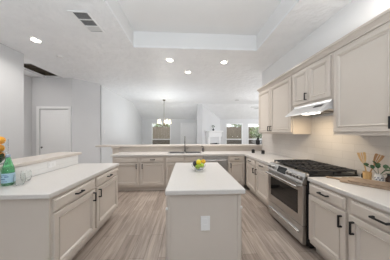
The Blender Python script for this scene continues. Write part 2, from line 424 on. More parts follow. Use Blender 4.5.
def cabinet(name, label, O, ax, n, w, depth, zb, zt, fronts, group, extra=None, toe=True, hollow=False):
    M = frame(O, ax, n)
    t = thing(name, fpt(M, w / 2, -depth / 2, 0 if toe else zb), label, 'cabinet', group)
    b = MB(M)
    if hollow:
        b.box(0, w, -0.02, 0, zb, zt); b.box(0, w, -depth, -depth + 0.02, zb, zt); b.box(0, 0.02, -depth + 0.02, -0.02, zb, zt); b.box(w - 0.02, w, -depth + 0.02, -0.02, zb, zt); b.box(0.02, w - 0.02, -depth + 0.02, -0.02, zb, zb + 0.02)
    else: b.box(0, w, -depth, 0, zb, zt)
    if toe: b.box(0.0, w, -depth, -0.07, 0, zb)
    b.build('body', PAINT, t, bevel=0.002)
    for kind, a0, a1, z0, z1, h in fronts:
        p = MB(M).panel(a0, a1, z0, z1, 0.0005, DOORP if kind == 'door' else DRAWP).build(kind, PAINT, t)
        if h:
            pull(M, h[0], h[1], h[2] == 'v', p)
    if extra: extra(M, t)
    return t
GB = 'base cabinets under the counters'
CZ = 0.80          # underside of the counters
DT, DB, OT, OB = 0.776, 0.667, 0.652, 0.150
# left run, doors facing +X
cabinet('base_cabinet', 'near greige base cabinet of the left counter, end panel facing the viewer', (-1.145, 1.375, 0), (0, 1, 0), (1, 0, 0), 0.632, 0.62, 0.10, CZ,
        [('drawer', 0.022, 0.612, DB, DT, (0.317, 0.728, 'h')), ('door', 0.022, 0.612, OB, OT, (0.575, 0.575, 'v'))], GB)
cabinet('base_cabinet', 'far greige base cabinet of the left counter, closest to the back run', (-1.145, 2.010, 0), (0, 1, 0), (1, 0, 0), 0.632, 0.62, 0.10, CZ,
        [('drawer', 0.022, 0.612, DB, DT, (0.317, 0.728, 'h')), ('door', 0.022, 0.612, OB, OT, (0.058, 0.575, 'v'))], GB)
# back run, doors facing -Y
YF = 3.665
def back_cab(label, x0, x1, fronts, hollow=False):
    return cabinet('base_cabinet', label, (x0, YF, 0), (1, 0, 0), (0, -1, 0), x1 - x0, 0.55, 0.10, CZ, fronts, GB, hollow=hollow)
back_cab('two-door greige cabinet at the left end of the back run', -1.665, -0.497,
         [('drawer', 0.045, 0.555, DB, DT, None), ('drawer', 0.625, 1.145, DB, DT, (0.885, 0.728, 'h')),
          ('door', 0.045, 0.570, OB, OT, (0.525, 0.575, 'v')), ('door', 0.610, 1.145, OB, OT, (0.655, 0.575, 'v'))])
back_cab('greige sink cabinet with two blank drawer fronts below the faucet', -0.494, 0.372,
         [('drawer', 0.025, 0.420, DB, DT, None), ('drawer', 0.446, 0.842, DB, DT, None),
          ('door', 0.025, 0.425, OB, OT, (0.385, 0.575, 'v')), ('door', 0.441, 0.842, OB, OT, (0.481, 0.575, 'v'))], True)
back_cab('narrow greige cabinet between the dishwasher and the inner corner', 0.962, 1.372,
         [('drawer', 0.020, 0.385, DB, DT, (0.20, 0.728, 'h')), ('door', 0.020, 0.385, OB, OT, (0.055, 0.575, 'v'))])
# right run, doors facing -X
XF = 1.385
def right_cab(label, y1, y0, fronts):
    return cabinet('base_cabinet', label, (XF, y1, 0), (0, -1, 0), (-1, 0, 0), y1 - y0, 0.62, 0.10, CZ, fronts, GB)
right_cab('greige cabinet with one drawer beside the inner corner of the right run', 3.60, 3.085,
          [('drawer', 0.03, 0.50, DB, DT, (0.25, 0.728, 'h')), ('door', 0.03, 0.50, OB, OT, (0.46, 0.575, 'v'))])
right_cab('greige cabinet with one drawer touching the far side of the range', 3.083, 2.545,
          [('drawer', 0.02, 0.515, DB, DT, (0.27, 0.728, 'h')), ('door', 0.02, 0.515, OB, OT, (0.06, 0.575, 'v'))])
right_cab('wide greige cabinet with two drawers and two doors nearest on the right', 1.715, 0.81,
          [('drawer', 0.015, 0.418, DB, DT, (0.217, 0.728, 'h')), ('drawer', 0.468, 0.885, DB, DT, (0.68, 0.728, 'h')),
           ('door', 0.015, 0.425, OB, OT, (0.392, 0.560, 'v')), ('door', 0.458, 0.885, OB, OT, (0.494, 0.560, 'v'))])

# uppers
XU = 1.738
def upper(label, y1, y0, z0, z1, fronts, extra=None):
    return cabinet('wall_cabinet', label, (XU, y1, 0), (0, -1, 0), (-1, 0, 0), y1 - y0, XW - 0.002 - XU, z0, z1, fronts, 'wall cabinets along the right wall', extra, False)
ZU0, ZU1 = 1.315, 2.30
def crown(w):
    def fn(M, t):
        b = MB(M); b.prism([(-0.30, 2.301), (0.012, 2.301), (0.018, 2.318), (0.045, 2.345), (0.060, 2.352), (0.060, 2.375), (-0.30, 2.375)], 0, 0.0, w)
        b.build('crown_moulding', PAINT, t)
    return fn
upper('tall greige two-door wall cabinet at the far end, beyond the hood', 3.72, 2.505, ZU0, ZU1,
      [('door', 0.02, 0.535, ZU0 + 0.03, ZU1 - 0.03, (0.503, 1.425, 'v')), ('door', 0.560, 1.195, ZU0 + 0.03, ZU1 - 0.03, (0.592, 1.425, 'v'))], crown(1.215))
upper('short greige two-door wall cabinet directly above the range hood', 2.502, 1.793, 1.745, ZU1,
      [('door', 0.02, 0.342, 1.775, ZU1 - 0.03, (0.318, 1.86, 'v')), ('door', 0.352, 0.69, 1.775, ZU1 - 0.03, None)], crown(0.709))
upper('large greige wall cabinet nearest the viewer, right of the hood', 1.79, 0.59, ZU0, ZU1,
      [('door', 0.025, 0.590, ZU0 + 0.035, ZU1 - 0.03, (0.562, 1.425, 'v')), ('door', 0.605, 1.175, ZU0 + 0.035, ZU1 - 0.03, (0.633, 1.425, 'v'))], crown(1.20))

# island
t = thing('kitchen_island', (0.16, 2.0, 0), 'greige island with white stone top in the middle of the floor', 'island')
IX0, IX1, IY0, IY1 = -0.165, 0.478, 1.405, 2.615
b = MB(); b.box(IX0, IX1, IY0, IY1, 0.10, 0.797); b.box(IX0 + 0.07, IX1 - 0.07, IY0 + 0.0, IY1, 0, 0.10)
b.build('body', PAINT, t, bevel=0.002)
b = MB()
for x0, x1 in ((IX0 - 0.003, IX0 + 0.022), (IX1 - 0.022, IX1 + 0.003)): MB().box(x0, x1, IY0 - 0.007, IY0, 0.0, 0.795).build('end_panel_trim', PAINT, t, bevel=0.002)
for sx, xx, nn in ((0, IX0, -1), (1, IX1, 1)):
    M = frame((xx, IY0 if nn < 0 else IY0, 0), (0, 1, 0), (nn, 0, 0))
    for k in range(2):
        a0 = 0.03 + k * 0.59
        d = MB(M).panel(a0, a0 + 0.56, OB, OT, 0.0005, DOORP).build('door', PAINT, t)
        w = MB(M).panel(a0, a0 + 0.56, DB, DT, 0.0005, DRAWP).build('drawer', PAINT, t)
b = MB(); b.box(IX0 - 0.025, IX0 - 0.001, 1.41, 1.428, 0.652, 0.672); b.build('white_bumper', PLATE, t, bevel=0.004)
b = MB(); b.box(IX1 + 0.001, IX1 + 0.025, 1.41, 1.428, 0.652, 0.672); b.build('white_bumper', PLATE, t, bevel=0.004)
b = MB(); b.box(-0.19, 0.518, 1.372, 2.655, 0.797, 0.84); b.build('countertop', QUARTZ, t, bevel=0.008)
b = MB(); b.box(0.122, 0.204, IY0 - 0.0065, IY0, 0.468, 0.598); p = b.build('outlet_plate', PLATE, t, bevel=0.003)
for z in (0.507, 0.559):
    b = MB(); b.box(0.146, 0.180, IY0 - 0.0095, IY0 - 0.0065, z - 0.017, z + 0.017); s = b.build('socket', PLATE, p, bevel=0.002)

# worktops
tag(MB().box(-1.764, -1.118, 1.345, 2.672, CZ, 0.84).build('countertop', QUARTZ, bevel=0.006, base=(-1.44, 2.0, CZ)), 'white stone counter on the left base cabinets, below the raised ledge', 'countertop')
tag(MB().box(1.355, XW - 0.011, 0.80, 1.716, CZ, 0.84).build('countertop', QUARTZ, bevel=0.006, base=(1.7, 1.2, CZ)), 'white stone counter at the near right, holding the cutting boards', 'countertop')
SX0, SX1, SY0, SY1 = -0.45, 0.335, 3.80, 4.14
b = MB(); YE = 4.228
xs = [-1.72, SX0, SX1, 1.355, XW - 0.011]
for x0, x1 in zip(xs, xs[1:]):
    if x0 == SX0:
        b.box(x0, x1, 3.635, SY0, CZ, 0.84); b.box(x0, x1, SY1, YE, CZ, 0.84)
    elif x0 == 1.355:
        b.box(x0, x1, 2.525, 3.635, CZ, 0.84); b.box(x0, x1, 3.635, YE, CZ, 0.84)
    else: b.box(x0, x1, 3.635, YE, CZ, 0.84)
tag(b.build('countertop', QUARTZ, base=(0, 3.9, CZ)), 'L-shaped white stone counter running from the sink to the range', 'countertop')
# raised bar slabs
tag(MB().box(-2.12, -1.75, 1.33, 2.73, 0.98, 1.02).build('bar_top', BARQ, bevel=0.008, base=(-1.93, 2.0, 0.98)), 'pale raised bar ledge behind the left counter', 'bar top')
tag(MB().prism([(-2.36, 4.20), (XW - 0.001, 4.20), (XW - 0.001, 4.238), (XW + 0.10, 4.238), (XW + 0.10, 4.58), (-2.36, 4.58)], 2, 0.966, 1.006).build('bar_top', BARQ, bevel=0.006, base=(0, 4.4, 0.966)), 'long pale raised bar ledge behind the sink', 'bar top')

# ------------------------------------------------------------------ sink and faucet
t = thing('sink', (-0.06, 3.97, 0.65), 'double-bowl stainless sink set in the back counter', 'sink')
b = MB(); g = 0.018
b.box(SX0 - g, SX1 + g, SY0 - g, SY0 + 0.012, 0.8405, 0.846); b.box(SX0 - g, SX1 + g, SY1 - 0.03, SY1 + 0.012, 0.8405, 0.846)
xm = (SX0 + SX1) / 2
for x0, x1 in ((SX0 - g, SX0 + 0.012), (xm - 0.02, xm + 0.02), (SX1 - 0.012, SX1 + g)): b.box(x0, x1, SY0 + 0.012, SY1 - 0.03, 0.8405, 0.846)
b.build('rim', STEEL, t)
for x0, x1 in ((SX0 + 0.012, xm - 0.02), (xm + 0.02, SX1 - 0.012)):
    b = MB(); y0, y1 = SY0 + 0.012, SY1 - 0.03; i = 0.03
    b.loft([[(x0, y0, 0.8405), (x1, y0, 0.8405), (x1, y1, 0.8405), (x0, y1, 0.8405)],
            [(x0 + i / 2, y0 + i / 2, 0.70), (x1 - i / 2, y0 + i / 2, 0.70), (x1 - i / 2, y1 - i / 2, 0.70), (x0 + i / 2, y1 - i / 2, 0.70)],
            [(x0 + i, y0 + i, 0.67), (x1 - i, y0 + i, 0.67), (x1 - i, y1 - i, 0.67), (x0 + i, y1 - i, 0.67)]], cap0=False)
    p = b.build('basin', BASINM, t)
    MB().lathe([(0.04, 0), (0.04, 0.003), (0.02, 0.001)], ((x0 + x1) / 2, (y0 + y1) / 2, 0.6705), 18).build('drain', DARKST, p)
t = thing('faucet', (-0.055, 4.175, 0.84), 'tall satin gooseneck faucet behind the sink', 'faucet')
MB().lathe([(0.028, 0), (0.028, 0.012), (0.02, 0.02), (0.019, 0.10), (0.014, 0.105)], (-0.055, 4.19, 0.8405), 18).build('base', FAUCET, t, smooth=True)
pts = [(-0.055, 4.185, 0.94), (-0.055, 4.185, 1.16)] + [(-0.055, 4.185 - 0.085 + 0.085 * math.cos(a), 1.16 + 0.085 * math.sin(a)) for a in [math.pi * k / 10 for k in range(1, 11)]] + [(-0.055, 4.015, 1.12)]
MB().tube(pts, 0.0125, 12).build('spout', FAUCET, t, smooth=True)
MB().tube([(-0.055, 4.015, 1.125), (-0.055, 4.015, 1.05)], 0.016, 12).build('spray_head', FAUCET, t, smooth=True)
MB().tube([(-0.036, 4.185, 0.90), (0.0, 4.180, 0.915), (0.04, 4.175, 0.95)], 0.007, 8).build('lever', FAUCET, t, smooth=True)

t = thing('soap_dispenser', (0.42, 4.17, 0.84), 'small dark soap dispenser on the counter right of the sink', 'soap dispenser')
MB().lathe([(0.030, 0), (0.032, 0.01), (0.032, 0.075), (0.022, 0.092), (0.012, 0.098), (0.012, 0.106)], (0.425, 4.15, 0.8405), 18).build('bottle', DARKST, t, smooth=True)
MB().tube([(0.425, 4.15, 0.945), (0.425, 4.15, 0.975), (0.415, 4.145, 0.985), (0.37, 4.13, 0.99)], 0.008, 8).build('pump', BLACK, t, smooth=True)

# ------------------------------------------------------------------ dishwasher
t = thing('dishwasher', (0.667, 3.9, 0), 'stainless dishwasher built in right of the sink cabinet', 'dishwasher')
b = MB(); b.box(0.376, 0.958, 3.70, 4.21, 0.09, 0.797); b.box(0.386, 0.948, 3.76, 4.1, 0, 0.09); b.build('body', BLACKP, t)
MB().box(0.380, 0.954, 3.645, 3.699, 0.10, 0.715).build('door', STEEL, t, bevel=0.004)
MB().box(0.380, 0.954, 3.650, 3.699, 0.718, 0.79).build('control_panel', STEEL, t, bevel=0.004)
b = MB(); b.tube([(0.44, 3.605, 0.70), (0.895, 3.605, 0.70)], 0.011, 10); b.box(0.45, 0.466, 3.605, 3.645, 0.692, 0.708); b.box(0.868, 0.884, 3.605, 3.645, 0.692, 0.708)
b.build('handle', CHROME, t, smooth=True)

# ------------------------------------------------------------------ gas range
Y0, Y1 = 1.735, 2.507
t = thing('gas_range', (1.7, 2.12, 0), 'stainless slide-in gas range with black grates on the right', 'range')
b = MB(); b.box(1.365, 2.02, Y0, Y1, 0.04, 0.835); b.box(1.43, 2.0, Y0 + 0.02, Y1 - 0.02, 0, 0.04)
b.build('body', BLACKP, t, bevel=0.003)
M = frame((1.365, Y1, 0), (0, -1, 0), (-1, 0, 0)); W = Y1 - Y0
od = MB(M).box(0.004, W - 0.004, 0, 0.045, 0.268, 0.735).build('oven_door', STEEL, t, bevel=0.005)
MB(M).box(0.085, W - 0.085, 0.0452, 0.0475, 0.375, 0.655).build('window', BGLASS, od)
b = MB(M); b.tube([(0.03, 0.095, 0.712), (W - 0.03, 0.095, 0.712)], 0.014, 12)
for a in (0.06, W - 0.06): b.box(a - 0.012, a + 0.012, 0.045, 0.095, 0.702, 0.722)
b.build('handle', CHROME, od, smooth=True)
dr = MB(M).box(0.004, W - 0.004, 0, 0.045, 0.055, 0.262).build('drawer', STEEL, t, bevel=0.005)
MB(M).prism([(0.045, 0.185), (0.072, 0.180), (0.075, 0.166), (0.045, 0.160)], 0, 0.06, W - 0.06).build('pull', CHROME, dr)
cp = MB(M).prism([(0.0, 0.742), (0.052, 0.742), (0.056, 0.765), (0.012, 0.868), (-0.03, 0.872), (-0.03, 0.836), (0.0, 0.83)], 0, 0.0, W).build('control_panel', STEEL, t, bevel=0.003)
nrm = Vector((0, 0.103, 0.044)).normalized(); upv = Vector((0, -0.044, 0.103)).normalized()
def on_panel(a, q):  # point on the slanted face, q from 0 (bottom) to 1 (top)
    return Vector((a, 0.056 - 0.044 * q, 0.765 + 0.103 * q))
for a in (0.06, 0.15, 0.50, 0.562, 0.624, 0.686, 0.738):
    c = on_panel(a, 0.45)
    kb = MB(M); side = Vector((1, 0, 0))
    rings = []
    for r_, h_ in ((0.026, 0.001), (0.026, 0.006), (0.019, 0.010), (0.017, 0.034), (0.012, 0.037)):
        rings.append([c + nrm * h_ + side * r_ * math.cos(2 * math.pi * i / 16) + upv * r_ * math.sin(2 * math.pi * i / 16) for i in range(16)])
    kb.loft(rings)  .build('knob', FAUCET, cp, smooth=True)
kb = MB(M); p00, p11 = 0.255, 0.45
kb.loft([[on_panel(p00, .12) + nrm * h_, on_panel(p11, .12) + nrm * h_, on_panel(p11, .88) + nrm * h_, on_panel(p00, .88) + nrm * h_] for h_ in (0.0003, 0.002)])
kb.build('display', BGLASS, cp)
MB(M).box(0.0, W, -0.62, -0.031, 0.8355, 0.852).build('cooktop', BLACKP, t, bevel=0.003)
bx = [(1.55, 1.88), (1.86, 1.88), (1.70, 2.12), (1.55, 2.37), (1.86, 2.37)]
for x, y in bx:
    MB().lathe([(0.055, 0), (0.055, 0.008), (0.04, 0.010), (0.04, 0.020), (0.028, 0.024)], (x, y, 0.8525), 18).build('burner', IRON, t, smooth=True)
for k in range(3):
    ya, yb = Y0 + 0.012 + k * 0.251, Y0 + 0.012 + k * 0.251 + 0.246
    b = MB(); h0, h1 = 0.884, 0.902; xa, xb = 1.415, 1.985; q = 0.013
    b.box(xa, xb, ya, ya + q, h0, h1); b.box(xa, xb, yb - q, yb, h0, h1)
    for x in (xa, 1.48, 1.55 - 0.006, 1.62, (xa + xb) / 2, 1.79, 1.86 - 0.006, 1.92, xb - q): b.box(x, x + q, ya + q, yb - q, h0, h1)
    b.box(xa + q, xb - q, (ya + yb) / 2 - 0.006, (ya + yb) / 2 + 0.006, h0 + 0.001, h1 + 0.004)
    for x in (xa, (xa + xb) / 2, xb - q):
        for y in (ya, yb - q): b.box(x, x + q, y, y + q, 0.8525, h0)
    b.build('grate', IRON, t)

# ------------------------------------------------------------------ range hood
HY0_, HY1_ = 1.796, 2.462
t = thing('range_hood', (1.85, 2.15, 1.58), 'silver under-cabinet range hood lit from below, over the range', 'range hood')
b = MB(); P = [(XW - 0.012, 1.742), (1.725, 1.742), (1.715, 1.715), (1.580, 1.605), (1.572, 1.592), (1.60, 1.590), (1.62, 1.605), (1.70, 1.625), (XW - 0.012, 1.625)]
b.prism([(x, z) for x, z in P], 1, HY0_, HY1_)
b.build('canopy', STEELH, t)
b = MB(); b.box(XW - 0.026, XW - 0.014, HY0_, HY1_, 1.585, 1.63)
b.build('skirt', STEELH, t)
MB().box(1.76, XW - 0.06, 1.95, 2.40, 1.612, 1.624).build('filter', DARKST, t)
MB().box(1.635, 1.735, 1.97, 2.18, 1.594, 1.618).build('lamp_lens', HLENS, t, bevel=0.004)
n2 = Vector((-0.11, 0, 0.125)).normalized()
c0, c1 = Vector((1.715, 0, 1.715)), Vector((1.580, 0, 1.605))
b = MB()
q0, q1 = c0.lerp(c1, 0.22), c0.lerp(c1, 0.45)
b.loft([[Vector((q.x, y, q.z)) + n2 * h for q, y in ((q0, 1.865), (q0, 1.995), (q1, 1.995), (q1, 1.865))] for h in (0.0005, 0.004)])
b.build('switch_panel', BLACKP, t)
hl = area('hood_lamp', (1.685, 2.14, 1.586), (0, 0, 0), 0.10, 0.22, 2.4, (1.0, 0.80, 0.52))
hl.parent = t; hl.location = Vector((1.685, 2.14, 1.586)) - Vector(t.location)

# ------------------------------------------------------------------ ceiling fittings
def can(x, y, label, power=9, r=0.066):
    t = thing('recessed_light', (x, y, ZC), label, 'ceiling light', 'recessed ceiling lights')
    b = MB(); b.loft([[(x + q * math.cos(2 * math.pi * i / 28), y + q * math.sin(2 * math.pi * i / 28), ZC + z) for i in range(28)] for q, z in ((r + 0.02, -0.001), (r + 0.018, -0.008), (r, -0.010), (r, -0.001))], False, False)
    b.build('trim_ring', TRIM, t, smooth=True)
    MB().lathe([(r, -0.007), (r, -0.001)], (x, y, ZC), 28).build('lens', LENS, t)
    d = bpy.data.lights.new('can_lamp', 'AREA'); d.shape = 'DISK'; d.size = 0.13; d.energy = power; d.color = (1.0, 0.96, 0.91); d.spread = R(150)
    o = bpy.data.objects.new('can_lamp', d); C.objects.link(o); o.parent = t; o.location = (0, 0, -0.014)
can(-2.69, 2.96, 'lit recessed ceiling light alone at the left, below the air vent')
can(-0.386, 3.61, 'lit recessed ceiling light left of center, just past the tray')
can(0.862, 3.65, 'lit recessed ceiling light right of center, just past the tray')
can(0.027, 4.30, 'lit recessed ceiling light farthest from the tray, lowest of three in the picture')


t = thing('smoke_detector', (-2.73, 3.55, ZC), 'small white smoke detector on the ceiling at the left', 'smoke detector')
MB().lathe([(0.06, -0.001), (0.06, -0.018), (0.045, -0.034), (0.02, -0.036)], (-2.73, 3.55, ZC), 24).build('cover', PLATE, t, smooth=True)
MB().lathe([(0.068, -0.0005), (0.068, -0.006)], (-2.73, 3.55, ZC), 24).build('base', PLATE, t)

t = thing('ceiling_vent', (-1.48, 2.45, ZC), 'rectangular louvred air vent on the ceiling at the upper left', 'vent')
vx0, vx1, vy0, vy1 = -1.615, -1.350, 2.215, 2.68
b = MB(); fw = 0.022; z0, z1 = ZC - 0.010, ZC - 0.0005
b.box(vx0, vx1, vy0, vy0 + fw, z0, z1); b.box(vx0, vx1, vy1 - fw, vy1, z0, z1); b.box(vx0, vx0 + fw + 0.03, vy0 + fw, vy1 - fw, z0, z1); b.box(vx1 - fw, vx1, vy0 + fw, vy1 - fw, z0, z1)
for k in (1, 2):
    y = vy0 + fw + (vy1 - vy0 - 2 * fw) * k / 3; b.box(vx0 + fw + 0.03, vx1 - fw, y - 0.006, y + 0.006, z0, z1)
b.build('frame', TRIM, t)
MB().box(vx0 + 0.005, vx1 - 0.005, vy0 + 0.005, vy1 - 0.005, ZC - 0.0018, ZC - 0.0005).build('backing', VENTD, t)
L = (vy1 - vy0 - 2 * fw) / 3
for k in range(3):
    b = MB(); ya = vy0 + fw + L * k + 0.008
    nsl = 6
    for j in range(nsl):
        y = ya + (L - 0.016) * (j + 0.2) / nsl; dy = 0.007 if k < 2 else -0.010
        b.loft([[(x, y, ZC - 0.0095), (x, y + 0.002, ZC - 0.0095), (x, y + 0.002 + dy, ZC - 0.002), (x, y + dy, ZC - 0.002)] for x in (vx0 + fw + 0.03, vx1 - fw)])
    b.build('louvre', VENTM if k < 2 else VENTL, t)

# attic hatch recess above the hall
t = thing('attic_hatch', ((HX0 + HX1) / 2, (HY0 + HY1) / 2, ZC), 'open dark brown attic hatch in the hall ceiling, upper left', 'hatch')
b = MB(); q = 0.03; zt = ZC + 0.34
b.box(HX0 - q, HX0 - 0.0005, HY0 - q, HY1 + q, ZC + 0.041, zt); b.box(HX1 + 0.0005, HX1 + q, HY0 - q, HY1 + q, ZC + 0.041, zt)
b.box(HX0, HX1, HY0 - q, HY0 - 0.0005, ZC + 0.041, zt); b.box(HX0, HX1, HY1 + 0.0005, HY1 + q, ZC + 0.041, zt)
b.build('shaft', HATCH, t)
MB().box(HX0 - q, HX1 + q, HY0 - q, HY1 + q, zt, zt + 0.02).build('lid', HATCH, t)
for k in range(5):
    y = HY0 + 0.08 + k * 0.15
    MB().box(HX0 + 0.0005, HX1 - 0.0005, y, y + 0.03, ZC + 0.06, ZC + 0.10).build('rung', HATCH, t)
b = MB(); e = 0.025
b.box(HX0 - e, HX0 - 0.002, HY0 - e, HY1 + e, ZC - 0.008, ZC - 0.0005); b.box(HX1 + 0.002, HX1 + e, HY0 - e, HY1 + e, ZC - 0.008, ZC - 0.0005)
b.box(HX0 - 0.002, HX1 + 0.002, HY0 - e, HY0 - 0.002, ZC - 0.008, ZC - 0.0005); b.box(HX0 - 0.002, HX1 + 0.002, HY1 + 0.002, HY1 + e, ZC - 0.008, ZC - 0.0005)
b.build('trim', WALL, t)

tag(MB().lathe([(0.11, -0.0005), (0.11, -0.012), (0.085, -0.02)], (2.52, 7.85, ZC), 24).build('ceiling_speaker', VENTM, base=(2.52, 7.85, ZC)), 'small gray disc on the far ceiling above the living room windows', 'speaker')

# chandelier over the dining area
CX_, CY_ = -1.15, 8.0
t = thing('chandelier', (CX_, CY_, ZC), 'five-light chandelier with glowing frosted shades before the dining window', 'chandelier')
MB().lathe([(0.07, -0.0005), (0.065, -0.03), (0.02, -0.05)], (CX_, CY_, ZC), 20).build('canopy', BRONZE, t, smooth=True)
MB().tube([(CX_, CY_, ZC - 0.045), (CX_, CY_, 1.80)], 0.009, 8).build('rod', BRONZE, t)
MB().lathe([(0.012, 0.14), (0.03, 0.10), (0.05, 0.05), (0.03, 0.0), (0.04, -0.03), (0.015, -0.07), (0.02, -0.09), (0.008, -0.11)], (CX_, CY_, 1.73), 16).build('hub', BRONZE, t, smooth=True)
for k in range(5):
    a = R(20 + 72 * k); d = Vector((math.cos(a), math.sin(a), 0)); c = Vector((CX_, CY_, 1.73))
    am = MB().tube([c + d * 0.03, c + d * 0.10 + Vector((0, 0, -0.06)), c + d * 0.20 + Vector((0, 0, -0.06)), c + d * 0.28 + Vector((0, 0, -0.01)), c + d * 0.30 + Vector((0, 0, 0.04))], 0.012, 8).build('arm', BRONZE, t, smooth=True)
    e = c + d * 0.30
    MB().lathe([(0.035, 0.04), (0.025, 0.06)], e, 14).build('cup', BRONZE, t)
    d_ = bpy.data.lights.new('bulb', 'POINT'); d_.energy = 1.5; d_.shadow_soft_size = 0.05; d_.color = (1.0, 0.95, 0.88)
    o_ = bpy.data.objects.new('bulb', d_); C.objects.link(o_); o_.parent = t; o_.location = e + Vector((0, 0, 0.30)) - t.location
    MB().lathe([(0.072, 0.065), (0.068, 0.10), (0.055, 0.18), (0.036, 0.26), (0.030, 0.27)], e, 18).build('shade', SHADE, t, smooth=True)

# ceiling fan in the living room, only a blade tip shows past the cabinets
FX, FY, FZ = 3.98, 8.0, 2.67
t = thing('ceiling_fan', (FX, FY, ZC), 'ceiling fan in the living room, one blade showing past the wall cabinets', 'ceiling fan')
MB().lathe([(0.07, -0.0005), (0.06, -0.05), (0.02, -0.06)], (FX, FY, ZC), 18).build('canopy', TRIM, t, smooth=True)
MB().tube([(FX, FY, ZC - 0.05), (FX, FY, FZ + 0.05)], 0.014, 8).build('rod', TRIM, t)
MB().lathe([(0.05, 0.08), (0.11, 0.06), (0.12, 0.0), (0.08, -0.06), (0.03, -0.08)], (FX, FY, FZ), 20).build('motor', TRIM, t, smooth=True)
for k in range(5):
    a = R(180 + 72 * k); d = Vector((math.cos(a), math.sin(a), 0)); sd = Vector((-math.sin(a), math.cos(a), 0.18)).normalized(); c = Vector((FX, FY, FZ))
    b = MB(); rings = []
    for rr, hw in ((0.10, 0.03), (0.2, 0.055), (0.45, 0.07), (0.66, 0.065), (0.69, 0.04)):
        p = c + d * rr; u = Vector((0, 0, 0.005))
        rings.append([p - sd * hw - u, p + sd * hw - u, p + sd * hw + u, p - sd * hw + u])
    b.loft(rings).build('blade', VENTM, t)

# ------------------------------------------------------------------ fireplace mantel on the angled wall
A = Vector((0.861, 9.0, 0)); B = Vector((2.22, YB, 0)); ax = (B - A).normalized(); nn_ = Vector((ax.y, -ax.x, 0))
M = frame(A, ax, nn_)
t = thing('fireplace_mantel', fpt(M, 0.9, 0.1, 0), 'white fireplace mantel on the angled living room wall', 'mantel')
L = (B - A).length
m0, m1 = 0.36, 1.86
MB(M).box(m0 - 0.05, m1 + 0.05, 0.002, 0.30, 1.40, 1.46).build('shelf', TRIM, t, bevel=0.006)
MB(M).prism([(0.002, 1.08), (0.22, 1.08), (0.23, 1.35), (0.26, 1.40), (0.002, 1.40)], 0, m0 + 0.01, m1 - 0.01).build('frieze', TRIM, t)
for a in (m0 + 0.03, m1 - 0.23): MB(M).box(a, a + 0.20, 0.002, 0.16, 0, 1.079).build('leg', TRIM, t, bevel=0.006)
MB(M).box(m0 + 0.235, m1 - 0.235, 0.002, 0.15, 0.70, 1.079).build('surround', WALLW, t)
MB(M).box(m0 + 0.235, m1 - 0.235, 0.002, 0.02, 0.0, 0.70).build('firebox', BLACKP, t)
pc = fpt(M, 0.95, 0.15, 1.4605)
t = thing('potted_plant', pc, 'dark pot with a few thin leaves on the white mantel', 'plant')
MB().lathe([(0.04, 0), (0.065, 0.04), (0.065, 0.075), (0.045, 0.105), (0.035, 0.11)], pc, 18).build('pot', BLACKP, t, smooth=True)

def leaf(b, p, d, L, w, droop=0.2):
    d = Vector(d).normalized(); sd = d.cross(Vector((0, 0, 1)))
    sd = sd.normalized() if sd.length > 1e-3 else Vector((1, 0, 0)); p = Vector(p); n = sd.cross(d)
    prof = [(0, 0.08), (0.25, 0.8), (0.5, 1.0), (0.75, 0.75), (1.0, 0.06)]
    mid, l_, r_ = [], [], []
    rings = []
    for s_, q in prof:
        c = p + d * L * s_ + Vector((0, 0, -droop * L * s_ * s_))
        u = n * 0.0012
        rings.append([c - sd * w * q + n * 0.15 * w * q - u, c - u, c + sd * w * q + n * 0.15 * w * q - u, c + sd * w * q + n * 0.15 * w * q + u, c + u, c - sd * w * q + n * 0.15 * w * q + u])
    b.loft(rings)
for k in range(7):
    a = k * 0.9; d = (math.cos(a) * 0.5, math.sin(a) * 0.5, 1.0)
    b = MB(); q = Vector(pc) + Vector((0, 0, 0.10)); e = q + Vector(d) * (0.16 + 0.03 * (k % 3))
    b.tube([q, (q + e) / 2, e], 0.004, 6); leaf(b, e - Vector(d) * 0.05, d, 0.11, 0.022); b.build('stem', LEAFD, t)

# ------------------------------------------------------------------ wall plates
def plate(name, loc, n, w, h, label, cat, toggles):
    n = Vector(n); ax = Vector((-n.y, n.x, 0)); M = frame(loc, ax, n)
    t = thing(name, loc, label, cat)
    MB(M).box(-w / 2, w / 2, 0.0005, 0.006, -h / 2, h / 2).build('plate', PLATE, t, bevel=0.002)
    for a, z, tw, th, m in toggles: MB(M).box(a - tw / 2, a + tw / 2, 0.006, 0.009, z - th / 2, z + th / 2).build('toggle' if cat == 'switch' else 'socket', m, t, bevel=0.001)
plate('light_switch', (-2.94, 5.80, 1.38), (1, 0, 0), 0.075, 0.12, 'small light switch on the white dining wall above the bar end', 'switch', [(0, 0, 0.02, 0.04, PLATE)])
plate('wall_outlet', (-1.765, 2.16, 0.925), (1, 0, 0), 0.12, 0.075, 'outlet plate on the tile strip under the left bar ledge', 'outlet', [(-0.026, 0, 0.034, 0.034, PLATE), (0.026, 0, 0.034, 0.034, PLATE)])

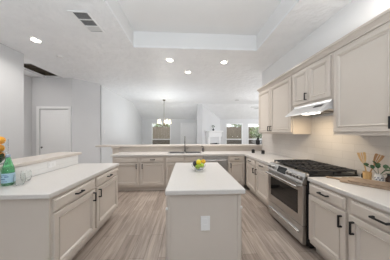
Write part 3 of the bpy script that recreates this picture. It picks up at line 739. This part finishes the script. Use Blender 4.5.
# ------------------------------------------------------------------ left counter: bottle, glasses, oranges
bx_, by_ = -1.705, 1.60
t = thing('water_bottle', (bx_, by_, 0.84), 'green glass water bottle with a pale blue label on the left counter', 'bottle')
zb = 0.8405
MB().lathe([(0.036, 0), (0.043, 0.006), (0.044, 0.02), (0.044, 0.135), (0.041, 0.165), (0.030, 0.205), (0.020, 0.245), (0.0155, 0.265), (0.0155, 0.28), (0.010, 0.281), (0.010, 0.26), (0.024, 0.20), (0.037, 0.16), (0.0405, 0.13), (0.0405, 0.02), (0.02, 0.012)], (bx_, by_, zb), 32).build('glass_body', GREENG, t, smooth=True)
lb = MB().lathe([(0.0446, 0.028), (0.0446, 0.118)], (bx_, by_, zb), 32, False, False).build('label', LABEL, t, smooth=True)
b = MB()
for z0, z1, a0, a1 in ((0.098, 0.104, -110, -40), (0.080, 0.092, -120, -85), (0.080, 0.092, -75, -35), (0.060, 0.070, -130, -60), (0.040, 0.046, -105, -45)):
    for k in range(int((a1 - a0) / 9)):
        q0, q1 = R(a0 + k * 9), R(a0 + k * 9 + 6)
        V = [b.v((bx_ + 0.0450 * math.cos(q), by_ + 0.0450 * math.sin(q), zb + z)) for q, z in ((q0, z0), (q1, z0), (q1, z1), (q0, z1))]; b.f(V)
b.build('print', LABELT, lb)
MB().lathe([(0.0172, 0.266), (0.0172, 0.288), (0.015, 0.291)], (bx_, by_, zb), 20).build('cap', CAP, t, smooth=True)

def tumbler(x, y, label):
    tag(MB().lathe([(0.024, 0), (0.032, 0.008), (0.041, 0.035), (0.042, 0.06), (0.036, 0.105), (0.0345, 0.105), (0.040, 0.06), (0.039, 0.036), (0.029, 0.012), (0.004, 0.009)], (x, y, 0.8405), 28).build('drinking_glass', GLASS, smooth=True, base=(x, y, 0.8405)), label, 'glass', 'tumblers by the green bottle')
tumbler(-1.602, 1.600, 'clear tumbler right of the green bottle, the nearer one')
tumbler(-1.672, 1.735, 'clear tumbler behind the nearer tumbler, closer to the ledge')

ox, oy = -1.90, 1.70
t = thing('fruit_vase', (ox, oy, 1.02), 'clear glass vase of oranges with green leaves on the left bar ledge', 'vase')
MB().lathe([(0.05, 0), (0.062, 0.006), (0.064, 0.25), (0.061, 0.25), (0.059, 0.012), (0.004, 0.01)], (ox, oy, 1.0205), 28).build('glass', GLASS, t, smooth=True)
b = MB()
for k in range(12):
    a = k * 0.55; leaf(b, (ox + 0.015 * math.cos(a), oy + 0.015 * math.sin(a), 1.034 + 0.003 * k), (math.cos(a), math.sin(a), 2.0), 0.085, 0.02, 0.1)
b.build('leaves', LEAFD, t)
for k, (dx, dy, z) in enumerate(((-0.008, 0.008, 1.108), (0.010, -0.008, 1.182), (0.004, 0.006, 1.262))):
    tag(MB().ball((ox + dx, oy + dy, z), 0.040, seg=20, rings=12).build('orange', ORANGE, smooth=True, base=(ox + dx, oy + dy, z)),
        ('lowest orange in the glass vase on the left ledge', 'middle orange in the glass vase on the left ledge', 'topmost orange in the glass vase on the left ledge')[k], 'orange', 'oranges in the vase')
# ------------------------------------------------------------------ island: glass bowl of fruit
fx, fy = 0.155, 2.115
tag(MB().lathe([(0.04, 0), (0.045, 0.004), (0.07, 0.02), (0.092, 0.055), (0.096, 0.075), (0.093, 0.075), (0.088, 0.056), (0.066, 0.025), (0.004, 0.010)], (fx, fy, 0.8405), 32).build('fruit_bowl', GLASS, smooth=True, base=(fx, fy, 0.8405)), 'clear glass bowl of fruit on the island top', 'bowl')
def fruit(nm, m, dx, dy, z, r, label, cat, sc=(1, 1, 1), tip=False):
    b = MB().ball((fx + dx, fy + dy, z), r, sc, 20, 12)
    tag(b.build(nm, m, smooth=True, base=(fx + dx, fy + dy, z)), label, cat, 'fruit in the island bowl')
fruit('lime', LIME, -0.012, -0.040, 0.893, 0.030, 'lime at the front left of the glass bowl, low down', 'lime', (1.15, 1, 1))
fruit('lime', LIME, 0.043, -0.024, 0.904, 0.030, 'lime at the front right of the glass bowl, low down', 'lime', (1.12, 1, 1))
fruit('avocado', AVOC, -0.048, 0.018, 0.915, 0.033, 'dark avocado at the left side of the glass bowl', 'avocado', (0.95, 1, 1.25))
fruit('lemon', LEMON, 0.0, -0.012, 0.945, 0.032, 'yellow lemon in the front middle of the fruit pile', 'lemon', (1.05, 1, 1.05))
fruit('lime', LIME, 0.008, 0.042, 0.950, 0.030, 'lime at the back of the fruit pile, behind the lemon', 'lime', (1.1, 1, 1))
fruit('tangerine', AMBER, 0.066, 0.020, 0.948, 0.031, 'amber tangerine at the right of the fruit pile', 'tangerine')

# ------------------------------------------------------------------ corner: two black canisters, vase on the bar
def canister(x, y, label):
    t = thing('canister', (x, y, 0.84), label, 'canister', 'black canisters in the counter corner')
    MB().lathe([(0.036, 0), (0.038, 0.004), (0.038, 0.066), (0.036, 0.068)], (x, y, 0.8405), 20).build('jar', BLACKP, t, smooth=True)
    MB().lathe([(0.039, 0.0685), (0.039, 0.080), (0.030, 0.084), (0.010, 0.085), (0.010, 0.094), (0.006, 0.096)], (x, y, 0.8405), 20).build('lid', BLACKP, t, smooth=True)
canister(1.635, 3.83, 'small black canister in the corner, the one nearer the sink')
canister(1.80, 3.66, 'small black canister in the corner, the one nearer the range')
vx_, vy_ = 2.0, 4.36
t = thing('potted_plant', (vx_, vy_, 1.006), 'black vase of leafy stems on the back bar, below the far wall cabinet', 'plant')
MB().lathe([(0.045, 0), (0.06, 0.02), (0.062, 0.10), (0.045, 0.14), (0.028, 0.16), (0.030, 0.19), (0.024, 0.19), (0.022, 0.16)], (vx_, vy_, 1.0065), 20).build('vase', BLACKP, t, smooth=True)
for k in range(7):
    a = k * 0.95 + 0.4; d = Vector((math.cos(a) * 0.55 - 0.15, math.sin(a) * 0.35, 1)); q = Vector((vx_, vy_, 1.17)); e = q + d * (0.10 + 0.02 * (k % 3))
    b = MB(); b.tube([q, (q + e) / 2, e], 0.003, 6)
    for s_ in (0.45, 0.7, 0.95): leaf(b, q.lerp(e, s_), (math.cos(a + s_ * 6), math.sin(a + s_ * 6), 0.3), 0.055, 0.014)
    b.build('stem', LEAFD, t)

# ------------------------------------------------------------------ right counter: boards, crock of utensils, jar of stems, bottle
def board(x, y, z, rot, L, w, th, label, handle):
    ax = Vector((math.cos(rot), math.sin(rot), 0)); n = Vector((-ax.y, ax.x, 0)); M = frame((x, y, z), ax, n)
    t = thing('cutting_board', (x, y, z), label, 'cutting board', 'cutting boards')
    pts = []
    for cx, cy, a0 in ((L / 2 - 0.03, w / 2 - 0.03, 0), (-L / 2 + 0.03, w / 2 - 0.03, 90), (-L / 2 + 0.03, -w / 2 + 0.03, 180), (L / 2 - 0.03, -w / 2 + 0.03, 270)):
        for k in range(5): pts.append((cx + 0.03 * math.cos(R(a0 + k * 22.5)), cy + 0.03 * math.sin(R(a0 + k * 22.5))))
    MB(M).prism(pts, 2, 0, th).build('board', WOODB, t, bevel=0.003)
    if handle:
        h = [(-L / 2 + 0.002, 0.035), (-L / 2 - 0.05, 0.018), (-L / 2 - 0.11, 0.022), (-L / 2 - 0.125, 0.0), (-L / 2 - 0.11, -0.022), (-L / 2 - 0.05, -0.018), (-L / 2 + 0.002, -0.035)]
        MB(M).prism(h, 2, 0.001, th - 0.001).build('grip', WOODB, t, bevel=0.003)
board(1.755, 1.425, 0.8405, R(-52), 0.42, 0.22, 0.016, 'long wooden cutting board lying flat on the right counter, underneath', True)
board(1.775, 1.408, 0.8570, R(-50), 0.36, 0.19, 0.014, 'smaller wooden cutting board stacked on the larger one', False)
zb = 0.8405
ux, uy = 1.905, 1.575
t = thing('utensil_crock', (ux, uy, zb), 'small golden wooden cup holding utensils behind the cutting boards', 'utensil holder')
MB().lathe([(0.030, 0), (0.034, 0.004), (0.032, 0.03), (0.036, 0.085), (0.033, 0.085), (0.029, 0.03), (0.004, 0.008)], (ux, uy, zb), 24).build('cup', WOODU, t, smooth=True)
def utensil(nm, p0, p1, hw, hl, m, label, slots):
    p0, p1 = Vector(p0), Vector(p1); d = (p1 - p0).normalized(); face = Vector((-0.75, -0.66, 0)); face = (face - d * face.dot(d)).normalized(); sd = d.cross(face)
    t = thing(nm, p0, label, 'utensil', 'wooden utensils'); L = (p1 - p0).length
    MB().tube([p0, p0 + d * (L - hl)], 0.006, 10).build('handle', m, t, smooth=True)
    prof = [(L - hl - 0.004, 0.007), (L - hl + 0.03, hw * 0.62), (L - hl * 0.4, hw * 0.9), (L - 0.01, hw), (L, hw * 0.92)]
    b = MB(); cols = [(-1, -0.33), (-0.18, 0.18), (0.33, 1)] if slots else [(-1, 1)]
    for c0, c1 in cols:
        b.loft([[p0 + d * s_ + sd * w * c0 - face * 0.003, p0 + d * s_ + sd * w * c1 - face * 0.003, p0 + d * s_ + sd * w * c1 + face * 0.003, p0 + d * s_ + sd * w * c0 + face * 0.003] for s_, w in prof])
    b.build('head', m, t)
utensil('wooden_spatula', (ux - 0.004, uy - 0.012, zb + 0.012), (1.93, 1.655, 1.12), 0.034, 0.12, WOODU, 'pale wooden slotted spatula leaning left out of the wooden cup', True)
utensil('wooden_spatula', (ux + 0.008, uy + 0.012, zb + 0.012), (1.985, 1.525, 1.115), 0.034, 0.11, WOODD, 'darker wooden spatula leaning right out of the wooden cup', True)
jx, jy = 1.915, 1.482
t = thing('stem_jar', (jx, jy, zb), 'white jar with dark blue pattern holding leafy stems behind the boards', 'jar')
MB().lathe([(0.028, 0), (0.033, 0.004), (0.034, 0.06), (0.027, 0.078), (0.029, 0.088), (0.026, 0.088), (0.024, 0.078), (0.03, 0.058), (0.004, 0.008)], (jx, jy, zb), 24).build('jar', CERAM, t, smooth=True)
b = MB()
for row in range(3):
    for k in range(9):
        q0 = 2 * math.pi * k / 9 + row * 0.35; q1 = q0 + 0.38; z0 = zb + 0.010 + row * 0.018
        b.f([b.v((jx + 0.0346 * math.cos(q), jy + 0.0346 * math.sin(q), z)) for q, z in ((q0, z0), (q1, z0 + 0.003), (q1, z0 + 0.013), (q0, z0 + 0.010))])
b.build('pattern', BLUEPR, t)
sp = [((-0.07, 0.05, 0.085), 3), ((-0.02, -0.12, 0.075), 4), ((0.06, -0.08, 0.11), 3), ((-0.01, -0.16, 0.03), 4), ((0.03, 0.04, 0.10), 3)]
for k, (dv, nl) in enumerate(sp):
    b = MB(); q = Vector((jx, jy, zb + 0.07)); e = q + Vector(dv); md = (q + e) / 2 + Vector((0, 0, 0.025))
    b.tube([q, md, e], 0.0022, 6)
    for j in range(nl):
        s_ = 0.45 + 0.55 * j / (nl - 1); p = q.lerp(md, min(1, s_ * 2)) if s_ < 0.5 else md.lerp(e, s_ * 2 - 1)
        a = j * 2.4 + k; dd = Vector(dv).normalized() + Vector((math.cos(a), math.sin(a), 0.4)) * 0.7
        leaf(b, p, dd, 0.058, 0.02)
    b.build('stem', LEAF, t)
wx, wy = 1.955, 1.432
t = thing('small_bottle', (wx, wy, zb), 'small dark brown bottle right of the patterned jar', 'bottle')
MB().lathe([(0.020, 0), (0.023, 0.003), (0.023, 0.055), (0.012, 0.070), (0.011, 0.082)], (wx, wy, zb), 20).build('body', BROWNG, t, smooth=True)
MB().lathe([(0.0125, 0.083), (0.0125, 0.098), (0.010, 0.1)], (wx, wy, zb), 16).build('cap', BLACKP, t, smooth=True)
tag(MB().lathe([(0.014, 0), (0.016, 0.003), (0.016, 0.035), (0.012, 0.042), (0.012, 0.05), (0.008, 0.052)], (1.95, 1.652, 0.8405), 16).build('salt_shaker', BLACKP, smooth=True, base=(1.95, 1.652, 0.8405)), 'tiny black shaker behind the wooden cup against the tile', 'shaker')

# ------------------------------------------------------------------ outside the windows: fence and bushes
t = thing('garden_fence', (1.5, 14.6, -0.02), 'brown board fence outside the far windows', 'fence')
b = MB()
for k in range(150):
    x = -9 + k * 0.142; b.box(x, x + 0.138, 14.6 + 0.006 * (k % 2), 14.62 + 0.006 * (k % 2), -0.02, 1.86 + 0.02 * ((k * 7) % 3))
b.build('boards', FENCE, t)
for z in (0.3, 1.5): MB().box(-9, 12.3, 14.63, 14.67, z, z + 0.09).build('rail', FENCE, t)
def bush(x, y, r, zc, label, n=420):
    t = thing('bush', (x, y, -0.02), label, 'bush', 'bushes beyond the fence')
    MB().tube([(x, y, -0.02), (x + 0.1, y, zc * 0.5), (x, y, zc)], 0.07, 8, 0.03).build('trunk', STEM, t)
    b = MB(); rnd = random.Random(int(x * 100) + 5)
    for k in range(n):
        u = Vector((rnd.gauss(0, 1), rnd.gauss(0, 1), rnd.gauss(0, 0.7))).normalized() * r * (0.45 + 0.6 * rnd.random()); p = Vector((x, y, zc)) + u
        d = Vector((rnd.uniform(-1, 1), rnd.uniform(-1, 1), rnd.uniform(-0.6, 0.8)))
        leaf(b, p, d, 0.22, 0.06)
    b.build('foliage', BUSH, t)
bush(-2.4, 15.7, 0.9, 2.1, 'leafy bush above the fence in the dining room window')
bush(3.3, 15.9, 0.8, 2.05, 'leafy bush above the fence at the left of the living room window')
bush(5.3, 15.9, 0.8, 2.15, 'leafy bush above the fence at the right of the living room window')
bush(6.3, 13.3, 0.85, 1.35, 'pale leafy shrub before the fence in the window by the cabinets')
